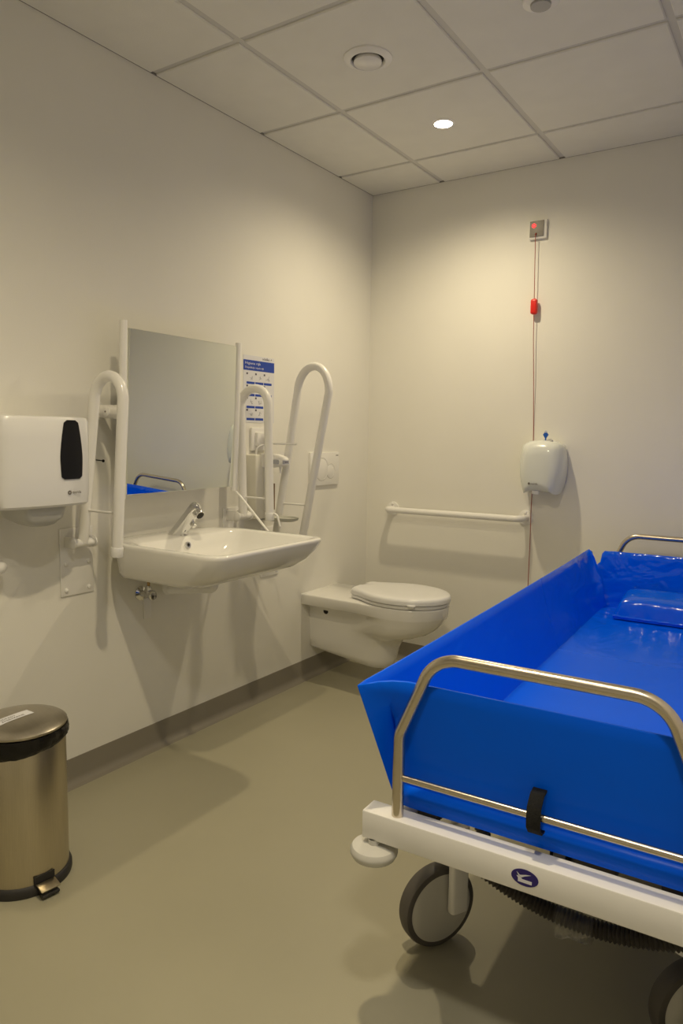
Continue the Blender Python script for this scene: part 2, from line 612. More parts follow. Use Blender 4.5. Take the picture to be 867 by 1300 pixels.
bm = BM()
lathe(bm, [(0.0028, 0), (0.0028, 0.0008), (0.0062, 0.0008), (0.0062, 0.0)], 20, Matrix.Translation((lx-0.0006, -2.067, 1.0382)) @ frame_axis((1, 0, 0)), caps=False)
new_obj('emblem', bm, 'ink', t, smooth=False)
# paper outlet
bm = BM()
rings = []
for (z, x0, x1, y0, y1) in ((1.000, 0.05, 0.20, -2.20, -2.05), (0.962, 0.07, 0.195, -2.19, -2.062), (0.943, 0.10, 0.185, -2.165, -2.085), (0.938, 0.115, 0.175, -2.15, -2.10)):
    rings.append([Vector((a, b2, z)) for a, b2 in rrect(x0, x1, y0, y1, 0.02)])
loft(bm, rings)
new_obj('paper_outlet', bm, 'frost', t)

# ------------------------------------------------------------------ folding support rails
def support_rail(y, pivot, rear_top, front_top, front_end, top, rod_z, label, plate=None, hook=False):
    t = thing('support_rail', label, 'grab bar', (0, y, 0), 0, 'white folding support rails on the left wall')
    zc = pivot[1]
    z0, z1 = plate if plate else (zc-0.185, zc+0.045)
    bm = BM(); box(bm, (0.0, -0.052, z0), (0.006, 0.078, z1), 0.0025)
    pl = new_obj('wall_plate', bm, 'powder', t)
    for (py, pz) in ((-0.032, z0+0.02), (0.058, z0+0.02), (-0.032, (z0+z1)/2-0.006), (0.058, (z0+z1)/2-0.006)):
        bm = BM(); lathe(bm, [(0.0075, 0), (0.007, 0.004), (0.003, 0.0065), (0, 0.007)], 16, Matrix.Translation((0.006, py, pz)) @ frame_axis((1, 0, 0)))
        new_obj('bolt_cap', bm, 'powder', pl)
    # hinge
    px, pz = pivot
    bm = BM()
    box(bm, (0.004, -0.036, pz-0.020), (px, -0.026, pz+0.020), 0.004)
    box(bm, (0.004, 0.030, pz-0.020), (px, 0.040, pz+0.020), 0.004)
    cyl(bm, (px, -0.038, pz), (px, 0.042, pz), 0.0145, bev=0.003)
    lathe(bm, [(0.0185, 0), (0.018, 0.005), (0.014, 0.008), (0, 0.009)], 24, Matrix.Translation((px, -0.036, pz)) @ frame_axis((0, -1, 0)))
    lathe(bm, [(0.0185, 0), (0.018, 0.005), (0.014, 0.008), (0, 0.009)], 24, Matrix.Translation((px, 0.040, pz)) @ frame_axis((0, 1, 0)))
    new_obj('hinge', bm, 'powder', t)
    # bent tube
    r = 0.0175
    A, B, Cc, D = Vector((px, 0, pz)), Vector((rear_top[0], 0, rear_top[1])), Vector((front_top[0], 0, front_top[1])), Vector((front_end[0], 0, front_end[1]))
    T = Vector((top[0], 0, top[1]))
    path = [A, B]
    # half ellipse from B over T to C
    mid = (B+Cc)/2
    e1 = (B-mid)
    e2 = (T-mid)
    n = 18
    for k in range(1, n):
        a = PI*k/n
        path.append(mid+e1*math.cos(a)+e2*math.sin(a))
    path += [Cc, D]
    dense = []
    for i in range(len(path)-1):
        dense.append(path[i])
    dense.append(path[-1])
    bm = BM(); tube(bm, dense, r, 20)
    new_obj('bent_tube', bm, 'powder', t)
    d = (D-Cc).normalized()
    bm = BM(); cyl(bm, D-d*0.004, D+d*0.028, 0.0195, 0.0190, bev=0.002)
    new_obj('end_cap', bm, 'plastic', t)
    # thin cross rod
    def at(z, P, Q):
        f = (z-P.z)/(Q.z-P.z)
        return P.lerp(Q, f)
    a, b2 = at(rod_z, A, B), at(rod_z, D, Cc)
    bm = BM(); cyl(bm, a, b2, 0.0042, n=12)
    new_obj('cross_rod', bm, 'powder', t)
    if hook:
        hp = fillet([D+Vector((0.008, 0.004, 0.0)), D+Vector((0.035, 0.004, 0.0)), D+Vector((0.055, 0.0, -0.05))], 0.02)
        bm = BM(); tube(bm, hp, 0.0045, 10)
        new_obj('roll_hook', bm, 'powder', t)
    return t

support_rail(-1.90, (0.056, 0.852), (0.131, 1.318), (0.268, 1.318), (0.228, 0.850), (0.203, 1.393), 0.962,
             'white folded-up support rail between the paper towel dispenser and the mirror', plate=(0.668, 0.898))
support_rail(-1.115, (0.070, 0.874), (0.056, 1.335), (0.202, 1.333), (0.213, 0.895), (0.134, 1.404), 0.955,
             'white folded-up support rail standing in front of the hygiene poster', plate=(0.69, 0.906), hook=True)
support_rail(-0.87, (0.047, 0.745), (0.166, 1.400), (0.331, 1.398), (0.196, 0.745), (0.254, 1.510), 0.912,
             'tall white support rail leaning out beside the flush plate', plate=(0.57, 0.80))

# near wall rail whose end just enters the picture at the left edge
t = thing('grab_bar', 'rounded end of a white wall rail at the left picture edge', 'grab bar', (0, 0, 0))
bm = BM(); tube(bm, fillet([(0.0, -2.197, 0.815), (0.090, -2.197, 0.815), (0.090, -2.85, 0.815), (0.0, -2.85, 0.815)], 0.035), 0.0185, 18)
new_obj('bar', bm, 'powder', t)
for yy in (-2.197, -2.85):
    bm = BM()
    lathe(bm, [(0.036, 0), (0.035, 0.006), (0.018, 0.010)], 28, Matrix.Translation((0, yy, 0.815)) @ frame_axis((1, 0, 0)))
    new_obj('flange', bm, 'powder', t)

bm = BM()
cyl(bm, (0.0, -1.797, 1.122), (0.034, -1.797, 1.120), 0.0022, n=10)
lathe(bm, [(0.0022, 0), (0.005, 0.002), (0.005, 0.005), (0, 0.006)], 14, Matrix.Translation((0.034, -1.797, 1.120)) @ frame_axis((1, 0, 0)))
tag(new_obj('wall_screw', bm, 'black', None), 'small black screw sticking out of the wall beside the mirror', 'screw')

# ------------------------------------------------------------------ tilting mirror
t = thing('tilting_mirror', 'rectangular tilting mirror held between two white posts above the washbasin', 'mirror', (0.130, -1.502, 1.284))
t.rotation_euler = (0, R(2.3), R(1.2))
bm = BM(); box(bm, (-0.003, -0.273, -0.277), (0.003, 0.270, 0.277), 0.001, 1)
new_obj('mirror_glass', bm, 'mirror', t, smooth=False)
bm = BM(); box(bm, (-0.007, -0.268, -0.272), (-0.0032, 0.265, 0.272))
new_obj('backing_board', bm, 'greyplastic', t, smooth=False)
for s, yy, zt, zb in ((-1, -0.291, 0.300, -0.29), (1, 0.284, 0.291, -0.295)):
    bm = BM()
    cyl(bm, (0, yy, zb), (0, yy, zt), 0.0125, bev=0.002)
    new_obj('post', bm, 'powder', t)
    bm = BM()
    cyl(bm, (-0.128, yy, 0.0), (-0.118, yy, 0.0), 0.030, bev=0.003)
    cyl(bm, (-0.122, yy, 0.0), (-0.004, yy, 0.0), 0.0225, n=28)
    box(bm, (-0.030, yy-0.014, -0.024), (0.004, yy+0.014, 0.024), 0.005)
    bk = new_obj('bracket', bm, 'powder', t)
    bm = BM(); lathe(bm, [(0.017, 0), (0.0165, 0.008), (0.014, 0.010), (0, 0.0105)], 24, Matrix.Translation((-0.052, yy+s*0.018, 0.0)) @ frame_axis((0, s, 0)))
    kn = new_obj('clamp_knob', bm, 'powder', bk)
    bm = BM(); box(bm, (-0.0555, yy+s*0.0285-0.0006, -0.0012), (-0.0485, yy+s*0.0285+0.0006, 0.0012)); box(bm, (-0.0532, yy+s*0.0285-0.0006, -0.0035), (-0.0508, yy+s*0.0285+0.0006, 0.0035))
    new_obj('screw_head', bm, 'ink', bk)
# handle rod at the bottom of the right post
bm = BM(); tube(bm, fillet([(0.0, 0.284, -0.290), (0.03, 0.284, -0.312), (0.175, 0.300, -0.448)], 0.015), 0.0048, 12)
new_obj('tilt_handle', bm, 'powder', t)

# ------------------------------------------------------------------ washbasin
BX, BY0, BY1, BZ = 0.578, -1.812, -1.222, 0.842
t = thing('washbasin', 'white rectangular wall-hung ceramic washbasin with rounded corners', 'sink', (0, 0, 0))
def rr3(x0, x1, y0, y1, r, z, seg=7, dz=None):
    return [Vector((a, b2, z)) for a, b2 in rrect(x0, x1, y0, y1, r, seg)]
bm = BM()
rings = []
k0 = 0.004
spec = [  # outer shell from the underside upward: x0, x1, y-inset, z, front radius, back radius
    (0.06, 0.20, 0.13, 0.702, 0.05, 0.03), (0.05, 0.33, 0.08, 0.706, 0.07, 0.05), (0.04, 0.43, 0.045, 0.717, 0.08, 0.07), (0.035, 0.49, 0.026, 0.737, 0.085, 0.09),
    (0.025, 0.535, 0.012, 0.768, 0.08, 0.125), (0.010, 0.562, 0.004, 0.802, 0.07, 0.15), (0.0, 0.575, 0.0, 0.828, 0.062, 0.170), (0.0, 0.5775, 0.0, 0.837, 0.06, 0.170), (0.003, 0.574, 0.003, 0.842, 0.058, 0.168)]
for (x0, x1, ins, z, rr, rb2) in spec:
    rings.append(rr3(x0, x1, BY0+ins, BY1-ins, [rr, rb2, rb2, rr], z))
# rim to bowl
rings.append(rr3(0.015, 0.558, BY0+0.018, BY1-0.018, [0.052, 0.155, 0.155, 0.052], 0.8425))
rings.append(rr3(0.150, 0.548, BY0+0.030, BY1-0.030, [0.050, 0.05, 0.05, 0.050], 0.841))
rings.append(rr3(0.156, 0.540, BY0+0.037, BY1-0.037, [0.052, 0.05, 0.05, 0.052], 0.834))
rings.append(rr3(0.163, 0.520, BY0+0.058, BY1-0.058, [0.06, 0.055, 0.055, 0.06], 0.800))
rings.append(rr3(0.178, 0.485, BY0+0.095, BY1-0.095, [0.08, 0.06, 0.06, 0.08], 0.768))
rings.append(rr3(0.215, 0.42, BY0+0.155, BY1-0.155, [0.08, 0.07, 0.07, 0.08], 0.745))
rings.append(rr3(0.27, 0.36, BY0+0.25, BY1-0.25, [0.03, 0.03, 0.03, 0.03], 0.736))
loft(bm, rings)
new_obj('basin_bowl', bm, 'ceramic', t, autosm=60)
yo = -1.530
bm = BM()
om = Matrix.Translation((0.1615, yo, 0.809)) @ frame_axis((1, 0, 0.25))
lathe(bm, [(0.0065, 0.0055), (0.0065, 0.008), (0.0115, 0.008), (0.0125, 0.004), (0.0125, -0.002)], 28, om, caps=False)
ov = new_obj('overflow_ring', bm, 'chrome', t)
bm = BM(); lathe(bm, [(0.0, 0.006), (0.0068, 0.006)], 24, om, caps=False)
new_obj('overflow_hole', bm, 'darkhole', t)
bm = BM(); lathe(bm, [(0.022, 0.0), (0.022, 0.004), (0.012, 0.008), (0, 0.009)], 28, Matrix.Translation((0.315, -1.517, 0.736)))
new_obj('drain_plug', bm, 'chrome', t)

# ------------------------------------------------------------------ tap
t = thing('basin_tap', 'slanted chrome mixer tap on the back ledge of the washbasin', 'tap', (0.100, -1.517, 0.842))
d = Vector((0.113, -0.010, 0.118)); d.normalize()
bm = BM()
side = Vector((0, 1, 0)); nrm = d.cross(side).normalized()
rings = []
for (s, a, b2, sh) in ((0.0, 0.034, 0.027, 0.0), (0.03, 0.030, 0.0265, 0.0), (0.08, 0.0265, 0.0255, 0.0), (0.13, 0.0245, 0.0245, 0.0), (0.150, 0.0235, 0.0235, 0.0), (0.160, 0.020, 0.020, 0.0), (0.165, 0.012, 0.012, 0)):
    c = d*s
    rg = []
    for k in range(32):
        an = 2*PI*k/32
        rg.append(c+nrm*(a*math.cos(an))+side*(b2*math.sin(an)))
    if s == 0.0:
        rg = [Vector((p.x-p.z*d.x/d.z, p.y-p.z*d.y/d.z, 0.0)) for p in rg]
    rings.append(rg)
loft(bm, rings)
new_obj('body', bm, 'chrome', t)
hx = d*0.142
dn = (Vector((0.75, -0.1, -0.5))).normalized()
bm = BM(); cyl(bm, hx, hx+dn*0.038, 0.0200, 0.0175, bev=0.002)
sp = new_obj('spout', bm, 'chrome', t)
bm = BM(); lathe(bm, [(0.0145, 0.0386), (0.0, 0.0384)], 24, Matrix.Translation(hx) @ frame_axis(dn), caps=False)
new_obj('aerator', bm, 'darkhole', sp)
kx = d*0.090+Vector((0.016, 0, -0.014))
bm = BM(); cyl(bm, kx, kx+dn*0.022, 0.0105, 0.0095, bev=0.002)
new_obj('sensor_knob', bm, 'chrome', t)
bm = BM(); cyl(bm, (0, 0, 0.0), (0, 0, 0.003), 0.028, bev=0.001)
new_obj('base_ring', bm, 'chrome', t)

# ------------------------------------------------------------------ plumbing under the basin
t = thing('angle_valve', 'chrome angle valve and brass pipe on the wall under the washbasin', 'valve', (0, -1.612, 0.622))
bm = BM()
lathe(bm, [(0.027, 0), (0.026, 0.004), (0.012, 0.010), (0.010, 0.03)], 28, frame_axis((1, 0, 0)))
cyl(bm, (0.0, 0, 0), (0.055, 0, 0), 0.0095, n=20)
new_obj('valve_body', bm, 'chrome', t)
bm = BM()
cyl(bm, (0.045, 0, 0), (0.045, 0, 0.034), 0.0085, n=20)
cyl(bm, (0.045, 0, 0.015), (0.045, 0, 0.028), 0.0125, n=6)
new_obj('outlet_nut', bm, 'chrome', t)
bm = BM()
lathe(bm, [(0.010, 0), (0.019, 0.004), (0.019, 0.014), (0.015, 0.018), (0, 0.019)], 8, Matrix.Translation((0.055, 0, 0)) @ frame_axis((1, 0, 0)))
new_obj('handwheel', bm, 'chrome', t)
bm = BM(); tube(bm, fillet([(0.045, 0, 0.034), (0.045, 0.0, 0.055), (0.050, 0.012, 0.084)], 0.02), 0.0055, 12)
new_obj('supply_pipe', bm, 'brass', t)

t = thing('drain_trap', 'pale plastic space-saving waste trap under the washbasin', 'pipe', (0, 0, 0))
bm = BM()
tube(bm, fillet([(0.285, -1.517, 0.70), (0.285, -1.517, 0.66), (0.11, -1.60, 0.648), (0.11, -1.41, 0.640), (0.0, -1.41, 0.640)], [0.03, 0.03, 0.03, 0.03]), 0.0165, 20)
new_obj('waste_pipe', bm, 'plastic', t)
for ya, yb, zz in ((-1.585, -1.560, 0.648), (-1.445, -1.420, 0.641)):
    bm = BM(); cyl(bm, (0.11, ya, zz), (0.11, yb, zz), 0.023, n=16, bev=0.002)
    new_obj('union_nut', bm, 'plastic', t)
bm = BM(); lathe(bm, [(0.034, 0), (0.032, 0.006), (0.018, 0.010)], 28, Matrix.Translation((0, -1.41, 0.640)) @ frame_axis((1, 0, 0)))
new_obj('wall_rosette', bm, 'plastic', t)
bm = BM(); tube(bm, fillet([(0.20, -1.55, 0.675), (0.16, -1.50, 0.662), (0.12, -1.44, 0.680)], 0.02), 0.007, 12)
new_obj('overflow_tube', bm, 'satin', t)

bm = BM(); box(bm, (0.0, -1.600, 0.520), (0.006, -1.565, 0.60), 0.002)
tag(new_obj('wall_tab', bm, 'powder', None), 'small white tab on the wall below the angle valve', 'bracket')

# ------------------------------------------------------------------ hygiene poster
t = thing('hygiene_poster', 'blue and white hand hygiene instruction poster on the wall above the socket', 'poster', (0.0, -1.036, 1.268))
PW, PH = 0.208, 0.288
bm = BM(); box(bm, (0.0002, 0, 0), (0.0012, PW, PH))
new_obj('sheet', bm, 'paper', t, smooth=False)
def flat(name, y0, y1, z0, z1, m, parent, x=0.0012, lab=None):
    bm = BM(); box(bm, (x-0.0003, y0, z0), (x+0.0004, y1, z1))
    return new_obj(name, bm, m, parent, smooth=False)
hd = flat('header_band', 0.0, PW, 0.224, 0.268, 'printblue', t)
bm = text_bm('Higiena rąk', 0.015, wall_left_mtx(0.0017, 0.010, 0.250), width=0.105)
new_obj('lettering', bm, 'printwhite', hd, smooth=False)
bm = text_bm('Dezynfekcja i mycie rąk', 0.012, wall_left_mtx(0.0017, 0.010, 0.233), width=0.125)
new_obj('lettering', bm, 'printwhite', hd, smooth=False)
bm = text_bm('schülke -+', 0.016, wall_left_mtx(0.0014, 0.126, 0.274), width=0.066)
new_obj('lettering', bm, 'printdark', t, smooth=False)
pn = 0
for rI in range(4):
    for cI in range(3):
        if rI >= 2 and cI == 2:
            continue
        y0 = 0.020+cI*0.058
        z0 = 0.166-rI*0.052
        if z0 < 0.005:
            continue
        flat('caption_bar', y0, y0+0.054, z0, z0+0.010, 'printblue', t)
        flat('step_number', y0-0.001, y0+0.009, z0+0.040, z0+0.048, 'printdark', t)
        # small line drawing of two hands
        bm = BM()
        cy, cz = y0+0.030, z0+0.027
        rnd = random.Random(rI*5+cI)
        for q in range(4):
            a = rnd.uniform(0, PI)
            L_ = rnd.uniform(0.006, 0.012)
            oy, oz = rnd.uniform(-0.008, 0.008), rnd.uniform(-0.006, 0.006)
            p0 = Vector((0.0015, cy+oy-L_*math.cos(a), cz+oz-L_*math.sin(a)*0.8))
            p1 = Vector((0.0015, cy+oy+L_*math.cos(a), cz+oz+L_*math.sin(a)*0.8))
            tube(bm, [p0, (p0+p1)/2+Vector((0, 0.002, 0.002)), p1], 0.0007, 6)
        new_obj('hand_drawing', bm, 'printgrey', t, smooth=False)

# ------------------------------------------------------------------ socket
t = thing('wall_socket', 'white wall socket with hinged cover below the hygiene poster', 'socket', (0.0, -0.993, 1.146))
bm = BM(); box(bm, (0.0, 0, 0), (0.012, 0.1, 0.1), 0.003)
new_obj('frame', bm, 'powder', t)
bm = BM(); box(bm, (0.010, 0.022, 0.020), (0.026, 0.078, 0.080), 0.004)
fl = new_obj('hinged_cover', bm, 'powder', t)
bm = BM(); box(bm, (0.024, 0.026, 0.022), (0.031, 0.074, 0.033), 0.002)
new_obj('grip_lip', bm, 'powder', fl)

# ------------------------------------------------------------------ elbow soap dispenser
t = thing('soap_dispenser', 'white elbow-operated soap dispenser with wire lever behind the middle support rail', 'dispenser', (0, 0, 0))
bm = BM()
rings = []
for z, g in ((0.850, 0.002), (0.854, 0.0), (1.120, 0.0), (1.128, 0.003), (1.131, 0.010)):
    rings.append([Vector((a, b2, z)) for a, b2 in rrect(0.0, 0.062-g, -1.022+g, -0.905-g, [0.016, 0.002, 0.002, 0.008])])
loft(bm, rings)
new_obj('housing', bm, 'beigeplastic', t)
bm = BM()
rings = []
for x, z0, z1, y0, y1 in ((0.055, 1.07, 1.135, -0.985, -0.89), (0.10, 1.075, 1.132, -0.98, -0.895), (0.14, 1.082, 1.122, -0.972, -0.902), (0.155, 1.088, 1.110, -0.965, -0.908)):
    rings.append([Vector((x, a, b2)) for a, b2 in rrect(y0, y1, z0, z1, 0.010, 4)])
loft(bm, rings)
hd = new_obj('pump_head', bm, 'powder', t)
bm = BM(); box(bm, (0.1552, -0.958, 1.0915), (0.1562, -0.914, 1.1065)); box(bm, (0.10, -0.9803, 1.092), (0.148, -0.976, 1.110))
new_obj('name_strip', bm, 'printgrey', hd, smooth=False)
bm = BM(); box(bm, (0.1558, -0.944, 1.0975), (0.1566, -0.920, 1.1015))
new_obj('name_print', bm, 'printdark', hd, smooth=False)
bm = BM(); box(bm, (0.060, -0.975, 0.885), (0.088, -0.935, 1.075), 0.006)
new_obj('bottle', bm, 'plastic', t)
bm = BM(); box(bm, (0.086, -0.948, 0.888), (0.0925, -0.930, 1.004), 0.002)
new_obj('level_strip', bm, 'brown', t, label='brown liquid level strip')
bm = BM(); cyl(bm, (0.125, -0.935, 1.080), (0.125, -0.935, 1.050), 0.006, 0.004, n=14)
new_obj('nozzle', bm, 'plastic', t)
bm = BM(); tube(bm, fillet([(0.045, -1.005, 1.128), (0.050, -1.0, 1.165), (0.085, -0.965, 1.178), (0.21, -0.93, 1.178)], 0.025), 0.0042, 12)
new_obj('elbow_lever', bm, 'powder', t)
bm = BM()
lathe(bm, [(0.0, -0.010), (0.045, -0.010), (0.062, -0.004), (0.066, 0.006), (0.063, 0.006), (0.058, -0.001), (0.0, -0.003)], 32,
      Matrix.Translation((0.146, -0.93, 0.852)), caps=False, sx=1.05, sy=0.75)
box(bm, (0.0, -0.945, 0.838), (0.10, -0.915, 0.846), 0.002)
new_obj('drip_tray', bm, 'traymat', t)

# ------------------------------------------------------------------ flush plate
t = thing('flush_plate', 'white rectangular flush plate with two round buttons on the left wall', 'flush plate', (0.0, -0.556, 0.968))
bm = BM(); box(bm, (0.0, 0, 0), (0.012, 0.252, 0.164), 0.002)
new_obj('plate', bm, 'powder', t)
for (cy, cz, rr, lab) in ((0.098, 0.080, 0.056, 'large round button'), (0.176, 0.068, 0.036, 'small round button')):
    bm = BM()
    lathe(bm, [(rr, 0.0), (rr, 0.0012), (rr-0.0022, 0.0020), (rr-0.004, 0.0008), (rr-0.0065, 0.0020), (0.0, 0.0024)], 48, Matrix.Translation((0.0119, cy, cz)) @ frame_axis((1, 0, 0)), caps=False)
    o = new_obj('flush_button', bm, 'powder', t, label=lab)
    bm = BM(); lathe(bm, [(rr+0.0004, 0.0), (rr+0.0014, 0.0004), (rr+0.0018, 0.0)], 48, Matrix.Translation((0.0121, cy, cz)) @ frame_axis((1, 0, 0)), caps=False)
    new_obj('button_gap', bm, 'trimdark', o)
bm = BM(); box(bm, (0.0118, 0.222, 0.146), (0.0126, 0.243, 0.150))
new_obj('maker_mark', bm, 'ink', t, smooth=False)

# ------------------------------------------------------------------ toilet
TY = -0.442
t = thing('toilet', 'white long-projection wall-hung toilet with closed seat lid', 'toilet', (0, TY, 0))
def pan_ring(z, wr, xb, cx, fx, wb, back=0.0, n=20):
    """rear box half width wr up to xb, blends to bowl half width wb round centre cx, front end fx"""
    half = []
    for k in range(n+1):
        x = back+(cx-back)*k/n
        s = 0 if x < xb else (x-xb)/max(1e-6, cx-xb)
        s = s*s*(3-2*s)
        half.append((x, wr+(wb-wr)*s))
    for k in range(1, n+1):
        a = PI/2*k/n
        half.append((cx+(fx-cx)*math.sin(a), wb*math.cos(a)))
    pts = [Vector((x, -y, z)) for x, y in half]
    pts += [Vector((x, y, z)) for x, y in reversed(half[:-1])]
    return pts
bm = BM()
prof = [(0.106, 0.060, 0.20, 0.33, 0.415, 0.060, 0.10), (0.112, 0.072, 0.20, 0.33, 0.430, 0.076, 0.06), (0.150, 0.084, 0.20, 0.335, 0.445, 0.084), (0.21, 0.086, 0.20, 0.35, 0.460, 0.088),
        (0.25, 0.087, 0.22, 0.38, 0.480, 0.094), (0.270, 0.088, 0.22, 0.43, 0.520, 0.108), (0.282, 0.089, 0.22, 0.45, 0.570, 0.125),
        (0.300, 0.090, 0.22, 0.46, 0.616, 0.142), (0.325, 0.091, 0.22, 0.47, 0.652, 0.156), (0.355, 0.093, 0.22, 0.475, 0.680, 0.167), (0.382, 0.100, 0.22, 0.48, 0.698, 0.173),
        (0.387, 0.158, 0.28, 0.483, 0.700, 0.1745), (0.390, 0.163, 0.28, 0.483, 0.702, 0.175), (0.434, 0.163, 0.28, 0.483, 0.706, 0.176), (0.4385, 0.1615, 0.28, 0.483, 0.7045, 0.1745), (0.440, 0.158, 0.28, 0.483, 0.701, 0.171)]
rings = [pan_ring(*p) for p in prof]
for rg in rings[:3]:
    for p in rg:
        p.z += 0.040*max(0.0, 1-p.x/0.36)*(1.0 if p.z < 0.13 else 0.3)
loft(bm, rings)
new_obj('pan', bm, 'ceramic', t, autosm=60)
bm = BM(); cyl(bm, (0.10, -0.085, 0.352), (0.10, -0.0935, 0.352), 0.014, n=20)
new_obj('fixing_hole', bm, 'darkhole', t)
# seat and lid
def seat_ring(z, g, cx=0.487, rx=0.226, ry=0.182, back=0.245, wb=0.105):
    pts = []
    n = 44
    for k in range(n+1):
        a = -PI*0.5-0.55+(PI+1.1)*k/n
        pts.append(Vector((cx+(rx-g)*math.cos(a), (ry-g)*math.sin(a), z)))
    # hinge tail
    w0 = wb-g
    pts.append(Vector((back+0.055, w0+0.012, z)))
    pts.append(Vector((back+0.01, w0, z)))
    pts.append(Vector((back+g, w0-0.012, z)))
    pts.append(Vector((back+g, -w0+0.012, z)))
    pts.append(Vector((back+0.01, -w0, z)))
    pts.append(Vector((back+0.055, -w0-0.012, z)))
    return pts
bm = BM()
loft(bm, [seat_ring(0.4425, 0.010), seat_ring(0.445, 0.006), seat_ring(0.457, 0.005), seat_ring(0.459, 0.008)])
new_obj('seat', bm, 'plastic', t, autosm=50)
bm = BM()
loft(bm, [seat_ring(0.461, 0.004), seat_ring(0.463, 0.0), seat_ring(0.478, 0.0), seat_ring(0.486, 0.003), seat_ring(0.491, 0.010), seat_ring(0.494, 0.03), seat_ring(0.495, 0.08)])
new_obj('lid', bm, 'plastic', t, autosm=50)
for s in (-1, 1):
    bm = BM(); cyl(bm, (0.262, s*0.045, 0.455), (0.262, s*0.085, 0.455), 0.013, n=20, bev=0.002)
    new_obj('hinge', bm, 'plastic', t)
bm = BM()
aa = -1.02
px, py = 0.487+0.222*math.cos(aa), 0.180*math.sin(aa)
lathe(bm, [(0.0, -0.012), (0.010, -0.010), (0.015, -0.002), (0.015, 0.002), (0.0, 0.004)], 20, Matrix.Translation((px, py, 0.464)), caps=False, sx=1.5)
new_obj('lid_tab', bm, 'plastic', t)

# ------------------------------------------------------------------ rail on the back wall
t = thing('wall_grab_rail', 'straight white grab rail fixed low on the back wall beside the toilet', 'grab bar', (0, 0, 0))
bm = BM(); tube(bm, fillet([(0.168, -0.004, 0.828), (0.168, -0.085, 0.828), (0.913, -0.085, 0.833), (0.913, -0.004, 0.833)], 0.042, 10), 0.0160, 20)
new_obj('bar', bm, 'powder', t)
for xx, zz in ((0.168, 0.828), (0.908, 0.833)):
    bm = BM(); lathe(bm, [(0.037, 0), (0.036, 0.005), (0.018, 0.009)], 32, Matrix.Translation((xx, 0, zz)) @ frame_axis((0, -1, 0)))
    f = new_obj('flange', bm, 'powder', t)
    bm = BM(); lathe(bm, [(0.0065, 0), (0.006, 0.010), (0.003, 0.0115), (0, 0.012)], 14, Matrix.Translation((xx, -0.006, zz+0.026)) @ frame_axis((0, -1, 0)))
    new_obj('bolt_cap', bm, 'powder', f)

# ------------------------------------------------------------------ hand dryer
t = thing('hand_dryer', 'pale rounded hand dryer with blue key on top, on the back wall', 'hand dryer', (1.000, 0, 1.085))
bm = BM()
def dry_ring(y, hw_b, hw_m, hw_t, zb, zt, n=12):
    """outline in xz: bulging sides, arched top, slightly concave bottom"""
    pts = []
    for k in range(n+1):            # bottom left -> right, concave
        u = -1+2*k/n
        pts.append(Vector((u*hw_b, y, zb+0.012*(1-u*u))))
    for k in range(1, n+1):         # right side going up
        v = k/n
        hw = hw_b*(1-v)**2+2*v*(1-v)*(2*hw_m-(hw_b+hw_t)/2)+hw_t*v*v
        pts.append(Vector((hw, y, zb+(zt-0.022-zb)*v)))
    for k in range(1, n):           # top
        u = 1-2*k/n
        pts.append(Vector((u*hw_t, y, zt-0.022*u**2*abs(u))))
    for k in range(n, 0, -1):
        v = k/n
        hw = hw_b*(1-v)**2+2*v*(1-v)*(2*hw_m-(hw_b+hw_t)/2)+hw_t*v*v
        pts.append(Vector((-hw, y, zb+(zt-0.022-zb)*v)))
    return pts
rings = [dry_ring(-0.006, 0.078, 0.100, 0.088, -0.118, 0.118), dry_ring(-0.03, 0.080, 0.104, 0.092, -0.122, 0.124), dry_ring(-0.075, 0.078, 0.101, 0.089, -0.124, 0.126),
         dry_ring(-0.10, 0.074, 0.097, 0.084, -0.124, 0.122), dry_ring(-0.122, 0.066, 0.086, 0.070, -0.118, 0.108), dry_ring(-0.134, 0.052, 0.068, 0.052, -0.105, 0.088), dry_ring(-0.139, 0.030, 0.042, 0.03, -0.085, 0.06)]
loft(bm, rings)
dry = new_obj('cover', bm, 'dryerplastic', t, autosm=60)
bm = BM(); box(bm, (-0.04, -0.008, -0.09), (0.07, 0.0, 0.09), 0.001, 1)
new_obj('mounting_plate', bm, 'plastic', t)
# grey level window slanting over top edge
bm = BM()
pts = [(-0.008, -0.114, 0.094), (0.004, -0.118, 0.094), (0.050, -0.086, 0.1235), (0.040, -0.070, 0.1285), (0.026, -0.078, 0.1282)]
vs = [bm.verts.new(Vector(p)+Vector((0, -0.002, 0.0035))) for p in pts]
bm.faces.new(vs)
ret = bmesh.ops.extrude_face_region(bm, geom=list(bm.faces))
bmesh.ops.translate(bm, vec=(0, 0.004, -0.009), verts=[g for g in ret['geom'] if isinstance(g, bmesh.types.BMVert)])
new_obj('level_window', bm, 'greyplastic', t, label='slanted grey window on the top edge')
bm = text_bm('merida', 0.011, front_mtx(-0.030, -0.1400, -0.079), width=0.034)
new_obj('lettering', bm, 'ink', t, smooth=False)
bm = BM(); lathe(bm, [(0.0, 0.0008), (0.0055, 0.0008), (0.0055, 0)], 20, Matrix.Translation((-0.037, -0.1392, -0.0755)) @ frame_axis((0, -1, 0)), caps=False)
new_obj('emblem', bm, 'ink', t, smooth=False)
bm = BM(); box(bm, (-0.030, -0.118, -0.126), (0.002, -0.09, -0.108), 0.004)
new_obj('outlet', bm, 'plastic', t)
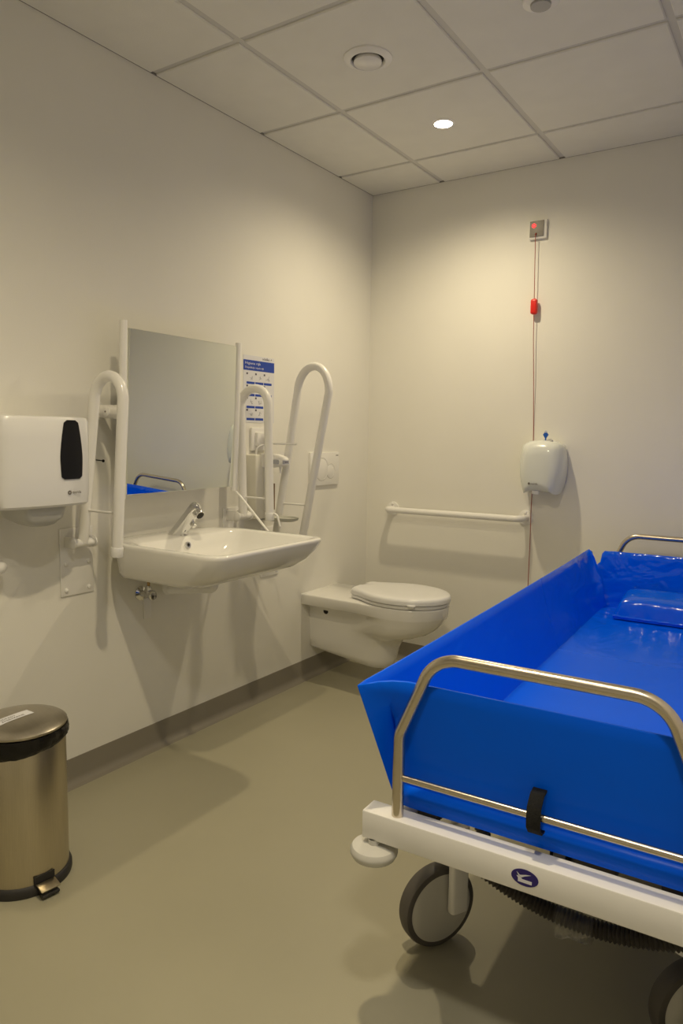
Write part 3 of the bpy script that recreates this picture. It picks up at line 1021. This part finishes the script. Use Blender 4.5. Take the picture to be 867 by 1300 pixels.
# key left in the top lock
bm = BM()
kb = Matrix.Translation((0.006, -0.058, 0.123))
tb = BM(); box(tb, (-0.0035, -0.0015, 0.0), (0.0035, 0.0015, 0.018), 0.0008, 1); merge(bm, tb, kb)
tb = BM()
vs = [(0.0045, 0.014), (0.013, 0.028), (0.006, 0.038), (-0.006, 0.038), (-0.013, 0.028), (-0.0045, 0.014)]
f1 = [tb.verts.new((a, -0.002, b2)) for a, b2 in vs]; f2 = [tb.verts.new((a, 0.002, b2)) for a, b2 in vs]
tb.faces.new(f1); tb.faces.new(f2[::-1])
for k in range(6):
    tb.faces.new((f1[k], f1[(k+1) % 6], f2[(k+1) % 6], f2[k]))
merge(bm, tb, kb)
lathe(bm, [(0.0035, -0.0012), (0.0055, 0), (0.0035, 0.0012)], 16, kb @ Matrix.Translation((0, 0, 0.041)) @ frame_axis((0, 1, 0)), caps=False)
new_obj('key', bm, 'bluekey', t, label='blue key in the top lock')

# ------------------------------------------------------------------ emergency call cord
t = thing('emergency_call_switch', 'square call switch with red light and long red pull cord on the back wall', 'alarm', (0, 0, 0))
bm = BM(); box(bm, (0.870, -0.016, 2.143), (0.953, 0.0, 2.228), 0.003)
new_obj('frame', bm, 'powder', t)
bm = BM(); box(bm, (0.874, -0.020, 2.153), (0.940, -0.015, 2.224), 0.001)
fp = new_obj('face_plate', bm, 'steelplate', t, label='grey metal face plate')
bm = BM(); lathe(bm, [(0.0095, 0), (0.0095, 0.002), (0.006, 0.003), (0.004, 0.001), (0, 0.001)], 24, Matrix.Translation((0.8935, -0.020, 2.203)) @ frame_axis((0, -1, 0)), caps=False)
new_obj('indicator_light', bm, 'led', fp, label='glowing red indicator ring')
bm = BM(); cyl(bm, (0.905, -0.020, 2.166), (0.905, -0.026, 2.162), 0.004, 0.003, n=12)
new_obj('cord_outlet', bm, 'redcord', fp)
bm = BM()
path = [(0.905, -0.026, 2.162), (0.907, -0.026, 2.05), (0.911, -0.024, 1.87), (0.914, -0.022, 1.70), (0.922, -0.016, 1.5), (0.928, -0.0035, 1.26), (0.9325, -0.003, 1.10), (0.934, -0.003, 0.95),
        (0.936, -0.0115, 0.86), (0.937, -0.0115, 0.80), (0.938, -0.012, 0.70), (0.939, -0.018, 0.4), (0.939, -0.024, 0.12)]
tube(bm, path, 0.0017, 8)
new_obj('pull_cord', bm, 'redcord', t, label='thin red cord')
for zz, lab in ((1.833, 'red pull handle at head height'), (0.14, 'red pull handle near the floor')):
    bm = BM()
    rings = []
    for z, g in ((-0.036, 0.007), (-0.031, 0.001), (-0.026, 0.0), (0.026, 0.0), (0.031, 0.001), (0.036, 0.007)):
        rings.append([Vector((a, b2, z)) for a, b2 in rrect(-0.0145+g, 0.0145-g, -0.0125+g, 0.0125-g, 0.005, 3)])
    loft(bm, rings)
    new_obj('pull_handle', bm, 'red', t, loc=(0.912 if zz > 1 else 0.939, -0.024, zz), label=lab)

# ------------------------------------------------------------------ pedal bin
BCX, BCY, BR_ = 0.322, -2.312, 0.116
t = thing('pedal_bin', 'brushed steel pedal bin with dark bin bag edge beside the left wall', 'bin', (BCX, BCY, 0), R(-8))
bm = BM()
lathe(bm, [(0.1225, 0.0), (0.1240, 0.005), (0.1240, 0.018), (0.121, 0.026), (0.115, 0.030), (0.0, 0.030)], 64, caps=True)
new_obj('base_ring', bm, 'rubber', t)
bm = BM()
lathe(bm, [(0.1165, 0.020), (0.1165, 0.402), (0.1145, 0.407)], 96, caps=False)
lathe(bm, [(0.1145, 0.407), (0.1125, 0.402), (0.1125, 0.30)], 96, caps=False)
new_obj('body', bm, 'brushed', t)
# rumpled bag edge
bm = BM()
rings = []
n = 120
rb = random.Random(3)
ph = [rb.uniform(0, 6.28) for _ in range(6)]
for (dr, dz, wv) in ((-0.004, 0.425, 0), (0.006, 0.427, 0.002), (0.0095, 0.415, 0.004), (0.0065, 0.408, 0.004), (0.009, 0.401, 0.004), (0.0045, 0.394, 0.0035), (0.0015, 0.389, 0.001)):
    rg = []
    for k in range(n):
        a = 2*PI*k/n
        f = math.sin(9*a+ph[0])+0.7*math.sin(17*a+ph[1]+dz*90)+0.5*math.sin(31*a+ph[2])
        droop = 0.008*math.sin(a*2+ph[3])+0.010*max(0, math.cos(a+0.6))
        low = (0.427-dz)/0.05
        rr = 0.1165+dr+wv*0.5*f*0.6
        rr = max(rr, 0.1172) if dr > 0 else rr
        rg.append(Vector((rr*math.cos(a), rr*math.sin(a), dz-droop*low+0.0012*f*low)))
    rings.append(rg)
loft(bm, rings, cap0=False, cap1=False)
new_obj('bin_bag', bm, 'bag', t, label='black bin bag folded over the rim', autosm=80)
bm = BM()
lathe(bm, [(0.1195, 0.4290), (0.1210, 0.4320), (0.1205, 0.4360), (0.112, 0.4420), (0.085, 0.4490), (0.05, 0.4535), (0.0, 0.4550)], 96, caps=False)
lathe(bm, [(0.1195, 0.4290), (0.0, 0.4290)], 96, caps=False)
lid = new_obj('lid', bm, 'lidsteel', t)
rz = R(8)
sm = Matrix.Rotation(rz, 4, 'Z')       # sticker set in world axes
bm = BM()
st = Matrix.Rotation(rz+R(91), 4, 'Z')
cc = sm @ Vector((0.000, -0.026, 0.0))
tb = BM()
nx = 10
def lidz(r):
    pr = [(0, 0.4550), (0.05, 0.4535), (0.085, 0.4490), (0.112, 0.4420), (0.1205, 0.4360)]
    for (a, za), (b2, zb) in zip(pr[:-1], pr[1:]):
        if r <= b2:
            return za+(zb-za)*(r-a)/(b2-a)
    return 0.4360
rows = []
for i in range(nx+1):
    row = []
    for s in (-1, 1):
        p = st @ Vector((-0.060+0.120*i/nx, s*0.0175, 0))+cc
        row.append(tb.verts.new((p.x, p.y, lidz(math.hypot(p.x, p.y))+0.0007)))
    rows.append(row)
for a, b2 in zip(rows[:-1], rows[1:]):
    tb.faces.new((a[0], b2[0], b2[1], a[1]))
merge(bm, tb)
stick = new_obj('sticker', bm, 'paper', lid, label='white sticker with two lines of print')
for q, (tx, off) in enumerate((('ODPADY', 0.0012), ('ZMIESZANE', -0.0112))):
    tb = text_bm(tx, 0.0105, Matrix(), extrude=0.0, width=(0.048, 0.066)[q])
    for v in tb.verts:
        p = st @ Vector((v.co.x-0.03, v.co.y+off, 0))+cc
        v.co = (p.x, p.y, lidz(math.hypot(p.x, p.y))+0.0012)
    new_obj('sticker_print', tb, 'ink', lid, smooth=False)
# pedal; local +x points to the pedal
bm = BM()
pa = R(8)
tb = BM(); box(tb, (0.1155, -0.028, 0.016), (0.1195, 0.028, 0.052), 0.001, 1); merge(bm, tb)
new_obj('pedal_slot', bm, 'darkhole', t)
bm = BM()
box(bm, (0.108, -0.020, 0.010), (0.150, 0.020, 0.022), 0.003)
box(bm, (0.138, -0.024, 0.006), (0.156, 0.024, 0.014), 0.003)
pd = new_obj('pedal', bm, 'rubber', t)
bm = BM()
tb = BM(); box(tb, (0.0, -0.026, 0.0), (0.034, 0.026, 0.004), 0.0015, 2)
merge(bm, tb, Matrix.Translation((0.122, 0, 0.030)) @ Matrix.Rotation(R(12), 4, 'Y'))
new_obj('pedal_plate', bm, 'brushed', pd)

# ------------------------------------------------------------------ shower trolley (local: x across, y along, origin at the near left beam corner)
TR = thing('shower_trolley', 'mobile shower trolley with blue vinyl tub and steel end rails', 'trolley', (1.360, -2.222, 0), R(2.3))
Wd, Ln = 0.675, 2.02
for yb, zb, far in ((0.0, 0.413, False), (Ln, 0.413, True)):
    bm = BM(); box(bm, (-0.004, yb, zb), (Wd+0.004, yb+0.050, zb+0.058), 0.0035)
    bmn = new_obj('end_beam', bm, 'powder', TR)
    if not far:
        # oval emblem with a bird and a bar of lettering
        lc = Vector((0.330, -0.0002, 0.4425))
        bm = BM(); lathe(bm, [(1.0, 0.0), (1.0, 0.0008), (0.0, 0.0008)], 40, Matrix.Translation(lc) @ frame_axis((0, -1, 0)) @ Matrix.Diagonal((0.0245, 0.0155, 1, 1)), caps=False)
        lg = new_obj('emblem', bm, 'logoblue', bmn, label='violet oval emblem with white bird')
        bm = BM()
        for poly in ([(-0.015, 0.009), (-0.012, 0.003), (-0.006, -0.001), (0.000, 0.003), (0.012, 0.0085), (0.002, 0.0068), (-0.005, 0.0045), (-0.009, 0.0035)],
                     [(-0.015, 0.001), (-0.010, 0.0015), (-0.004, -0.003), (-0.010, -0.005)]):
            bm.faces.new([bm.verts.new(lc+Vector((a, -0.0012, b2))) for a, b2 in poly])
        new_obj('bird_mark', bm, 'printwhite', lg, smooth=False)
        bm = BM()
        mt = Matrix.Translation(lc+Vector((-0.011, -0.0012, -0.0080))) @ Matrix(((1, 0, 0, 0), (0, 0, -1, 0), (0, 1, 0, 0), (0, 0, 0, 1)))
        box(bm, (lc.x-0.012, lc.y-0.0011, lc.z-0.0095), (lc.x+0.013, lc.y-0.0008, lc.z-0.0035))
        new_obj('name_bar', bm, 'printwhite', lg, smooth=False)
for xx in (0.045, Wd-0.085):
    bm = BM(); box(bm, (xx, 0.05, 0.425), (xx+0.04, Ln, 0.462), 0.003)
    new_obj('side_beam', bm, 'powder', TR)
bm = BM()
box(bm, (0.09, 0.06, 0.462), (0.13, Ln-0.02, 0.480), 0.002)
box(bm, (Wd-0.13, 0.06, 0.462), (Wd-0.09, Ln-0.02, 0.480), 0.002)
for yy in (0.25, 0.8, 1.35, 1.85):
    box(bm, (0.06, yy, 0.464), (Wd-0.06, yy+0.03, 0.482), 0.002)
new_obj('tub_support', bm, 'steeldark', TR)
# lift column and base
bm = BM()
box(bm, (Wd/2-0.06, 0.55, 0.14), (Wd/2+0.06, 1.55, 0.20), 0.006)
for yy in (0.62, 1.40):
    cyl(bm, (Wd/2, yy, 0.19), (Wd/2, yy, 0.462), 0.035, n=24)
new_obj('lift_column', bm, 'steeldark', TR)
# bumper discs
for xx, yy in ((0.020, 0.010), (Wd-0.020, 0.010), (0.020, Ln+0.04), (Wd-0.020, Ln+0.04)):
    bm = BM()
    lathe(bm, [(0.0, 0.372), (0.030, 0.372), (0.044, 0.377), (0.0485, 0.386), (0.0485, 0.392), (0.044, 0.399), (0.030, 0.402), (0.012, 0.403), (0.012, 0.414)], 40,
          Matrix.Translation((xx, yy, 0)), caps=False)
    new_obj('bumper_disc', bm, 'hub', TR)
# castors: swivel post, fork arm, wheel
def castor(x, y, ang, wheel_off, r=0.0985):
    a = R(ang)
    n_ = Vector((math.cos(a), math.sin(a), 0))          # axle direction, outward face
    f_ = Vector((-math.sin(a), math.cos(a), 0))
    c = Vector((x, y, r))+f_*wheel_off
    root_bm = BM()
    mt = Matrix.Translation(c) @ frame_axis(n_)
    lathe(root_bm, [(0.086, -0.021), (0.0955, -0.018), (r, -0.010), (r, 0.010), (0.0955, 0.018), (0.086, 0.021), (0.080, 0.019), (0.080, -0.019)], 56, mt, caps=False)
    lathe(root_bm, [(0.086, -0.021), (0.080, -0.019)], 56, mt, caps=False)
    cs = new_obj('castor', root_bm, 'tyre', TR)
    bm = BM()
    lathe(bm, [(0.0865, 0.018), (0.0855, 0.0205), (0.083, 0.0200), (0.078, 0.0225), (0.055, 0.0265), (0.0, 0.0285)], 56, mt, caps=False)
    lathe(bm, [(0.0865, -0.018), (0.0855, -0.0205), (0.083, -0.0200), (0.078, -0.0225), (0.055, -0.0265), (0.0, -0.0285)], 56, mt, caps=False)
    new_obj('hub_cover', bm, 'hub', cs)
    bm = BM()
    sp_ = Vector((x, y, 0))+n_*0.043
    rings = []
    for z, g in ((0.098, 0.004), (0.103, 0.0), (0.25, 0.0), (0.31, 0.003)):
        rings.append([Vector((sp_.x, sp_.y, z))+f_*(u*(1-g*10))+n_*(v*(1-g*10)) for u, v in rrect(-0.024, 0.024, -0.012, 0.012, 0.009, 4)])
    loft(bm, rings)
    lathe(bm, [(0.034, 0.225), (0.034, 0.26), (0.024, 0.30), (0.020, 0.428)], 28, Matrix.Translation((x, y, 0)), caps=True)
    box(bm, (x-0.022, y-0.022, 0.22), (x+0.06, y+0.022, 0.245), 0.006)
    new_obj('fork', bm, 'powder', cs)
    return cs
castor(0.049, 0.341, -32, -0.030)
castor(0.579, 0.286, -50, 0.03)
castor(0.070, 1.80, 30, 0.04)
castor(0.600, 1.80, 20, 0.04)

# end rails
def end_rail(y, back=False):
    s = 1
    lx0, lx1 = 0.066, Wd-0.066
    pts = [(lx0, y, 0.440), (lx0, y, 0.640), (lx0+0.070, y, 0.806), (lx1-0.070, y, 0.806), (lx1, y, 0.640), (lx1, y, 0.440)]
    bm = BM(); tube(bm, fillet(pts, [0.05, 0.075, 0.075, 0.05], 12), 0.0118, 20)
    rl = new_obj('end_rail', bm, 'satin', TR)
    bm = BM(); cyl(bm, (lx0, y, 0.551), (lx1, y, 0.551), 0.0068, n=16)
    new_obj('lower_bar', bm, 'satin', rl)
    return rl
end_rail(0.020)
end_rail(Ln+0.055)

# vinyl tub: outline stations (bottom xy, top xyz) going round from the near left tip
zt, zb = 0.735, 0.497
st_ = [
    ((0.070, 0.060), (0.075, 0.036, 0.742)),      # near panel, left end
    ((0.055, 0.062), (0.045, 0.028, 0.741)),
    ((0.046, 0.058), (0.020, 0.012, 0.739)),
    ((0.042, 0.050), (-0.006, -0.022, 0.737)),    # flared tip
    ((0.044, 0.075), (-0.008, 0.015, 0.737)),
    ((0.052, 0.12), (-0.008, 0.10, 0.736)),
    ((0.060, 0.35), (-0.008, 0.35, 0.735)),
    ((0.062, 0.65), (-0.008, 0.65, 0.735)),
    ((0.062, 0.95), (-0.008, 0.95, 0.735)),
    ((0.062, 1.25), (-0.010, 1.25, 0.735)),
    ((0.062, 1.55), (-0.012, 1.55, 0.735)),
    ((0.062, 1.80), (-0.016, 1.80, 0.735)),
    ((0.064, 1.93), (-0.018, 1.96, 0.736)),
    ((0.068, 1.975), (-0.010, 2.005, 0.742)),     # tip before the notch
    ((0.074, 1.985), (0.006, 1.995, 0.735)),
    ((0.080, 1.992), (0.012, 1.998, 0.690)),
    ((0.086, 1.995), (0.026, 2.004, 0.678)),
    ((0.092, 1.998), (0.040, 2.010, 0.690)),
    ((0.098, 1.998), (0.046, 2.012, 0.728)),
    ((0.106, 1.998), (0.056, 2.014, 0.740)),
    ((0.14, 2.0), (0.10, 2.016, 0.741)),
    ((0.30, 2.0), (0.30, 2.020, 0.741)),
    ((0.45, 2.0), (0.45, 2.020, 0.741)),
    ((0.56, 2.0), (0.585, 2.016, 0.740)),
    ((0.60, 1.99), (0.64, 2.010, 0.72)),
    ((0.61, 1.96), (0.672, 1.97, 0.736)),
    ((0.615, 1.6), (0.684, 1.6, 0.735)),
    ((0.615, 1.1), (0.684, 1.1, 0.735)),
    ((0.615, 0.6), (0.684, 0.6, 0.735)),
    ((0.615, 0.2), (0.684, 0.2, 0.735)),
    ((0.620, 0.075), (0.680, 0.0, 0.737)),
    ((0.610, 0.060), (0.64, 0.022, 0.739)),
    ((0.59, 0.060), (0.60, 0.036, 0.742)),
    ((0.45, 0.060), (0.45, 0.038, 0.742)),
    ((0.335, 0.060), (0.335, 0.038, 0.742)),
    ((0.20, 0.060), (0.20, 0.038, 0.742)),
]
rn = random.Random(11)
LV = 9
rings = []
ns = len(st_)
for l in range(LV+1):
    v = l/LV
    rg = []
    for i, (b0, tp) in enumerate(st_):
        x = b0[0]+(tp[0]-b0[0])*v
        y = b0[1]+(tp[1]-b0[1])*v
        z = zb+(tp[2]-zb)*v
        mid = math.sin(PI*v)
        if 5 <= i <= 12:           # left side bows slightly
            x += -0.004*mid
        if i in (2,):              # near corner fold pushed in
            y += 0.030*mid
            x += 0.010*mid
        if i in (13, 14):
            x += 0.014*mid
            y -= 0.010*mid
        if i in (15, 16):
            x += -0.006*mid
        if 20 <= i <= 22:
            y += 0.006*mid*math.sin(i*2.1)
        if i >= 32:
            y -= 0.003*mid
        rg.append(Vector((x, y, z)))
    rings.append(rg)
bm = BM()
vr = loft(bm, rings, cap0=False, cap1=False)
# skirt under the near panel and floor sheet
cxm, cym = 0.335, 1.02
fl_r = [vr[0]]
for f in (0.97, 0.9, 0.7, 0.4, 0.15):
    rg = []
    for p in rings[0]:
        rg.append(bm.verts.new((cxm+(p.x-cxm)*f, cym+(p.y-cym)*(1-(1-f)*1.0), zb-0.004*(1-f))))
    fl_r.append(rg)
for a, b2 in zip(fl_r[:-1], fl_r[1:]):
    for k in range(ns):
        bm.faces.new((a[k], a[(k+1) % ns], b2[(k+1) % ns], b2[k]))
bm.faces.new(fl_r[-1])
tub = new_obj('tub_liner', bm, 'blue', TR, autosm=38)
tub.data.set_sharp_from_angle(angle=R(55))
md = tub.modifiers.new('thick', 'SOLIDIFY'); md.thickness = 0.006; md.offset = 0.0
md = tub.modifiers.new('round', 'BEVEL'); md.width = 0.0015; md.segments = 1; md.limit_method = 'ANGLE'; md.angle_limit = R(60)
# outer skirt flap of near panel
bm = BM()
rings = []
for (y, z) in ((0.055, 0.52), (0.050, 0.500), (0.050, 0.478)):
    rings.append([Vector((x, y+(0.004 if x in (0.05, 0.622) else 0), z)) for x in (0.05, 0.08, 0.2, 0.335, 0.45, 0.59, 0.622)])
loft(bm, rings, cap0=False, cap1=False, closed=False)
fl = new_obj('lower_flap', bm, 'blue', TR)
md = fl.modifiers.new('thick', 'SOLIDIFY'); md.thickness = 0.004; md.offset = 0.0

# velcro strap round the lower bar, latch under the tub
bm = BM()
sx = 0.338
path = [(sx, 0.046, 0.588), (sx, 0.028, 0.586), (sx, 0.0115, 0.570), (sx, 0.0095, 0.551), (sx, 0.0115, 0.534), (sx, 0.024, 0.520), (sx, 0.044, 0.516)]
path = [Vector(p) for p in path]
for i in range(len(path)-1):
    pass
rg = []
for p in path:
    rg.append([p+Vector((-0.0125, 0, 0)), p+Vector((0.0125, 0.0, 0))])
vs = [[bm.verts.new(q) for q in r_] for r_ in rg]
for a, b2 in zip(vs[:-1], vs[1:]):
    bm.faces.new((a[0], a[1], b2[1], b2[0]))
stp = new_obj('velcro_strap', bm, 'velcro', TR, label='black velcro strap')
md = stp.modifiers.new('thick', 'SOLIDIFY'); md.thickness = 0.004; md.offset = 1.0
bm = BM()
box(bm, (0.352, 0.075, 0.440), (0.392, 0.105, 0.482), 0.004)
lt = new_obj('latch', bm, 'black', TR)
bm = BM(); box(bm, (0.360, 0.071, 0.452), (0.382, 0.076, 0.466), 0.002)
new_obj('latch_catch', bm, 'frost', lt)

# corrugated drain hose hanging under the near beam
bm = BM()
pts = []
for k in range(241):
    u = k/240
    x = 0.13+0.50*u
    sag = 4*u*(1-u)
    pts.append(Vector((x, 0.205-0.02*u, 0.325-0.066*sag)))
tube(bm, pts, 0.0165, 14, rfun=lambda s: 1.0+0.13*math.sin(s*2*PI*60))
new_obj('drain_hose', bm, 'hose', TR, label='dark corrugated drain hose')
# curl of the hose above the beam at the left
bm = BM()
pts = []
for k in range(121):
    a = PI*1.15*k/120
    pts.append(Vector((0.120-0.060*math.cos(a), 0.20+0.02*k/120, 0.358+0.052*math.sin(a))))
tube(bm, pts, 0.013, 12, rfun=lambda s: 1.0+0.13*math.sin(s*2*PI*26))
new_obj('hose_loop', bm, 'hose', TR)
# clear plastic wrap round the hose
bm = BM()
rings = []
for k in range(11):
    u = k/10
    x = 0.345+0.075*u
    rg = []
    for q in range(14):
        a = 2*PI*q/14
        rr = 0.0225+0.003*math.sin(3*a+k)+0.0015*rn.uniform(-1, 1)
        hang = 0.022*max(0, -math.sin(a))*(1-u)
        rg.append(Vector((x, 0.190-0.01*u+rr*math.cos(a), 0.262+rr*math.sin(a)-hang)))
    rings.append(rg)
loft(bm, rings, cap0=False, cap1=False)
new_obj('plastic_wrap', bm, 'film', TR, label='crumpled clear plastic wrap')

# ------------------------------------------------------------------ pillow in the tub
PL = thing('pillow', 'glossy blue vinyl pillow at the far end of the trolley tub', 'pillow', (1.360, -2.222, 0), R(2.3))
bm = BM()
rings = []
PX0, PX1, PY0, PY1 = 0.140, 0.560, 1.785, 1.985
NX, NY = 22, 12
top = []
def pz(u, v):
    e = (1-abs(u)**6)*(1-abs(v)**4)
    z = 0.504+(0.082+0.032*(v+1)/2)*max(0, e)**0.25
    z += 0.0015*math.sin(u*9+v*3)*math.exp(-((v+0.7)/0.35)**2)
    return z
tb = BM()
grid = [[tb.verts.new((PX0+(PX1-PX0)*i/NX, PY0+(PY1-PY0)*j/NY+0.004*math.sin(i*1.3)*(1 if j == 0 else 0), pz(-1+2*i/NX, -1+2*j/NY))) for j in range(NY+1)] for i in range(NX+1)]
low = [[tb.verts.new((PX0+(PX1-PX0)*i/NX, PY0+(PY1-PY0)*j/NY, 0.5025)) for j in range(NY+1)] for i in range(NX+1)]
for i in range(NX):
    for j in range(NY):
        tb.faces.new((grid[i][j], grid[i+1][j], grid[i+1][j+1], grid[i][j+1]))
        tb.faces.new((low[i][j+1], low[i+1][j+1], low[i+1][j], low[i][j]))
for i in range(NX):
    tb.faces.new((low[i][0], low[i+1][0], grid[i+1][0], grid[i][0]))
    tb.faces.new((grid[i][NY], grid[i+1][NY], low[i+1][NY], low[i][NY]))
for j in range(NY):
    tb.faces.new((grid[0][j], grid[0][j+1], low[0][j+1], low[0][j]))
    tb.faces.new((low[NX][j], low[NX][j+1], grid[NX][j+1], grid[NX][j]))
merge(bm, tb)
o = new_obj('cushion', bm, 'bluegloss', PL, autosm=75)
md = o.modifiers.new('smooth', 'SUBSURF'); md.levels = 1; md.render_levels = 2
bm = BM()
tube(bm, [(PX0+0.002+(PX1-PX0-0.004)*k/24, PY0+0.002+0.002*math.sin(k*1.7), 0.514+0.001*math.sin(k*2.3)) for k in range(25)], 0.005, 8)
new_obj('seam', bm, 'bluegloss', PL)
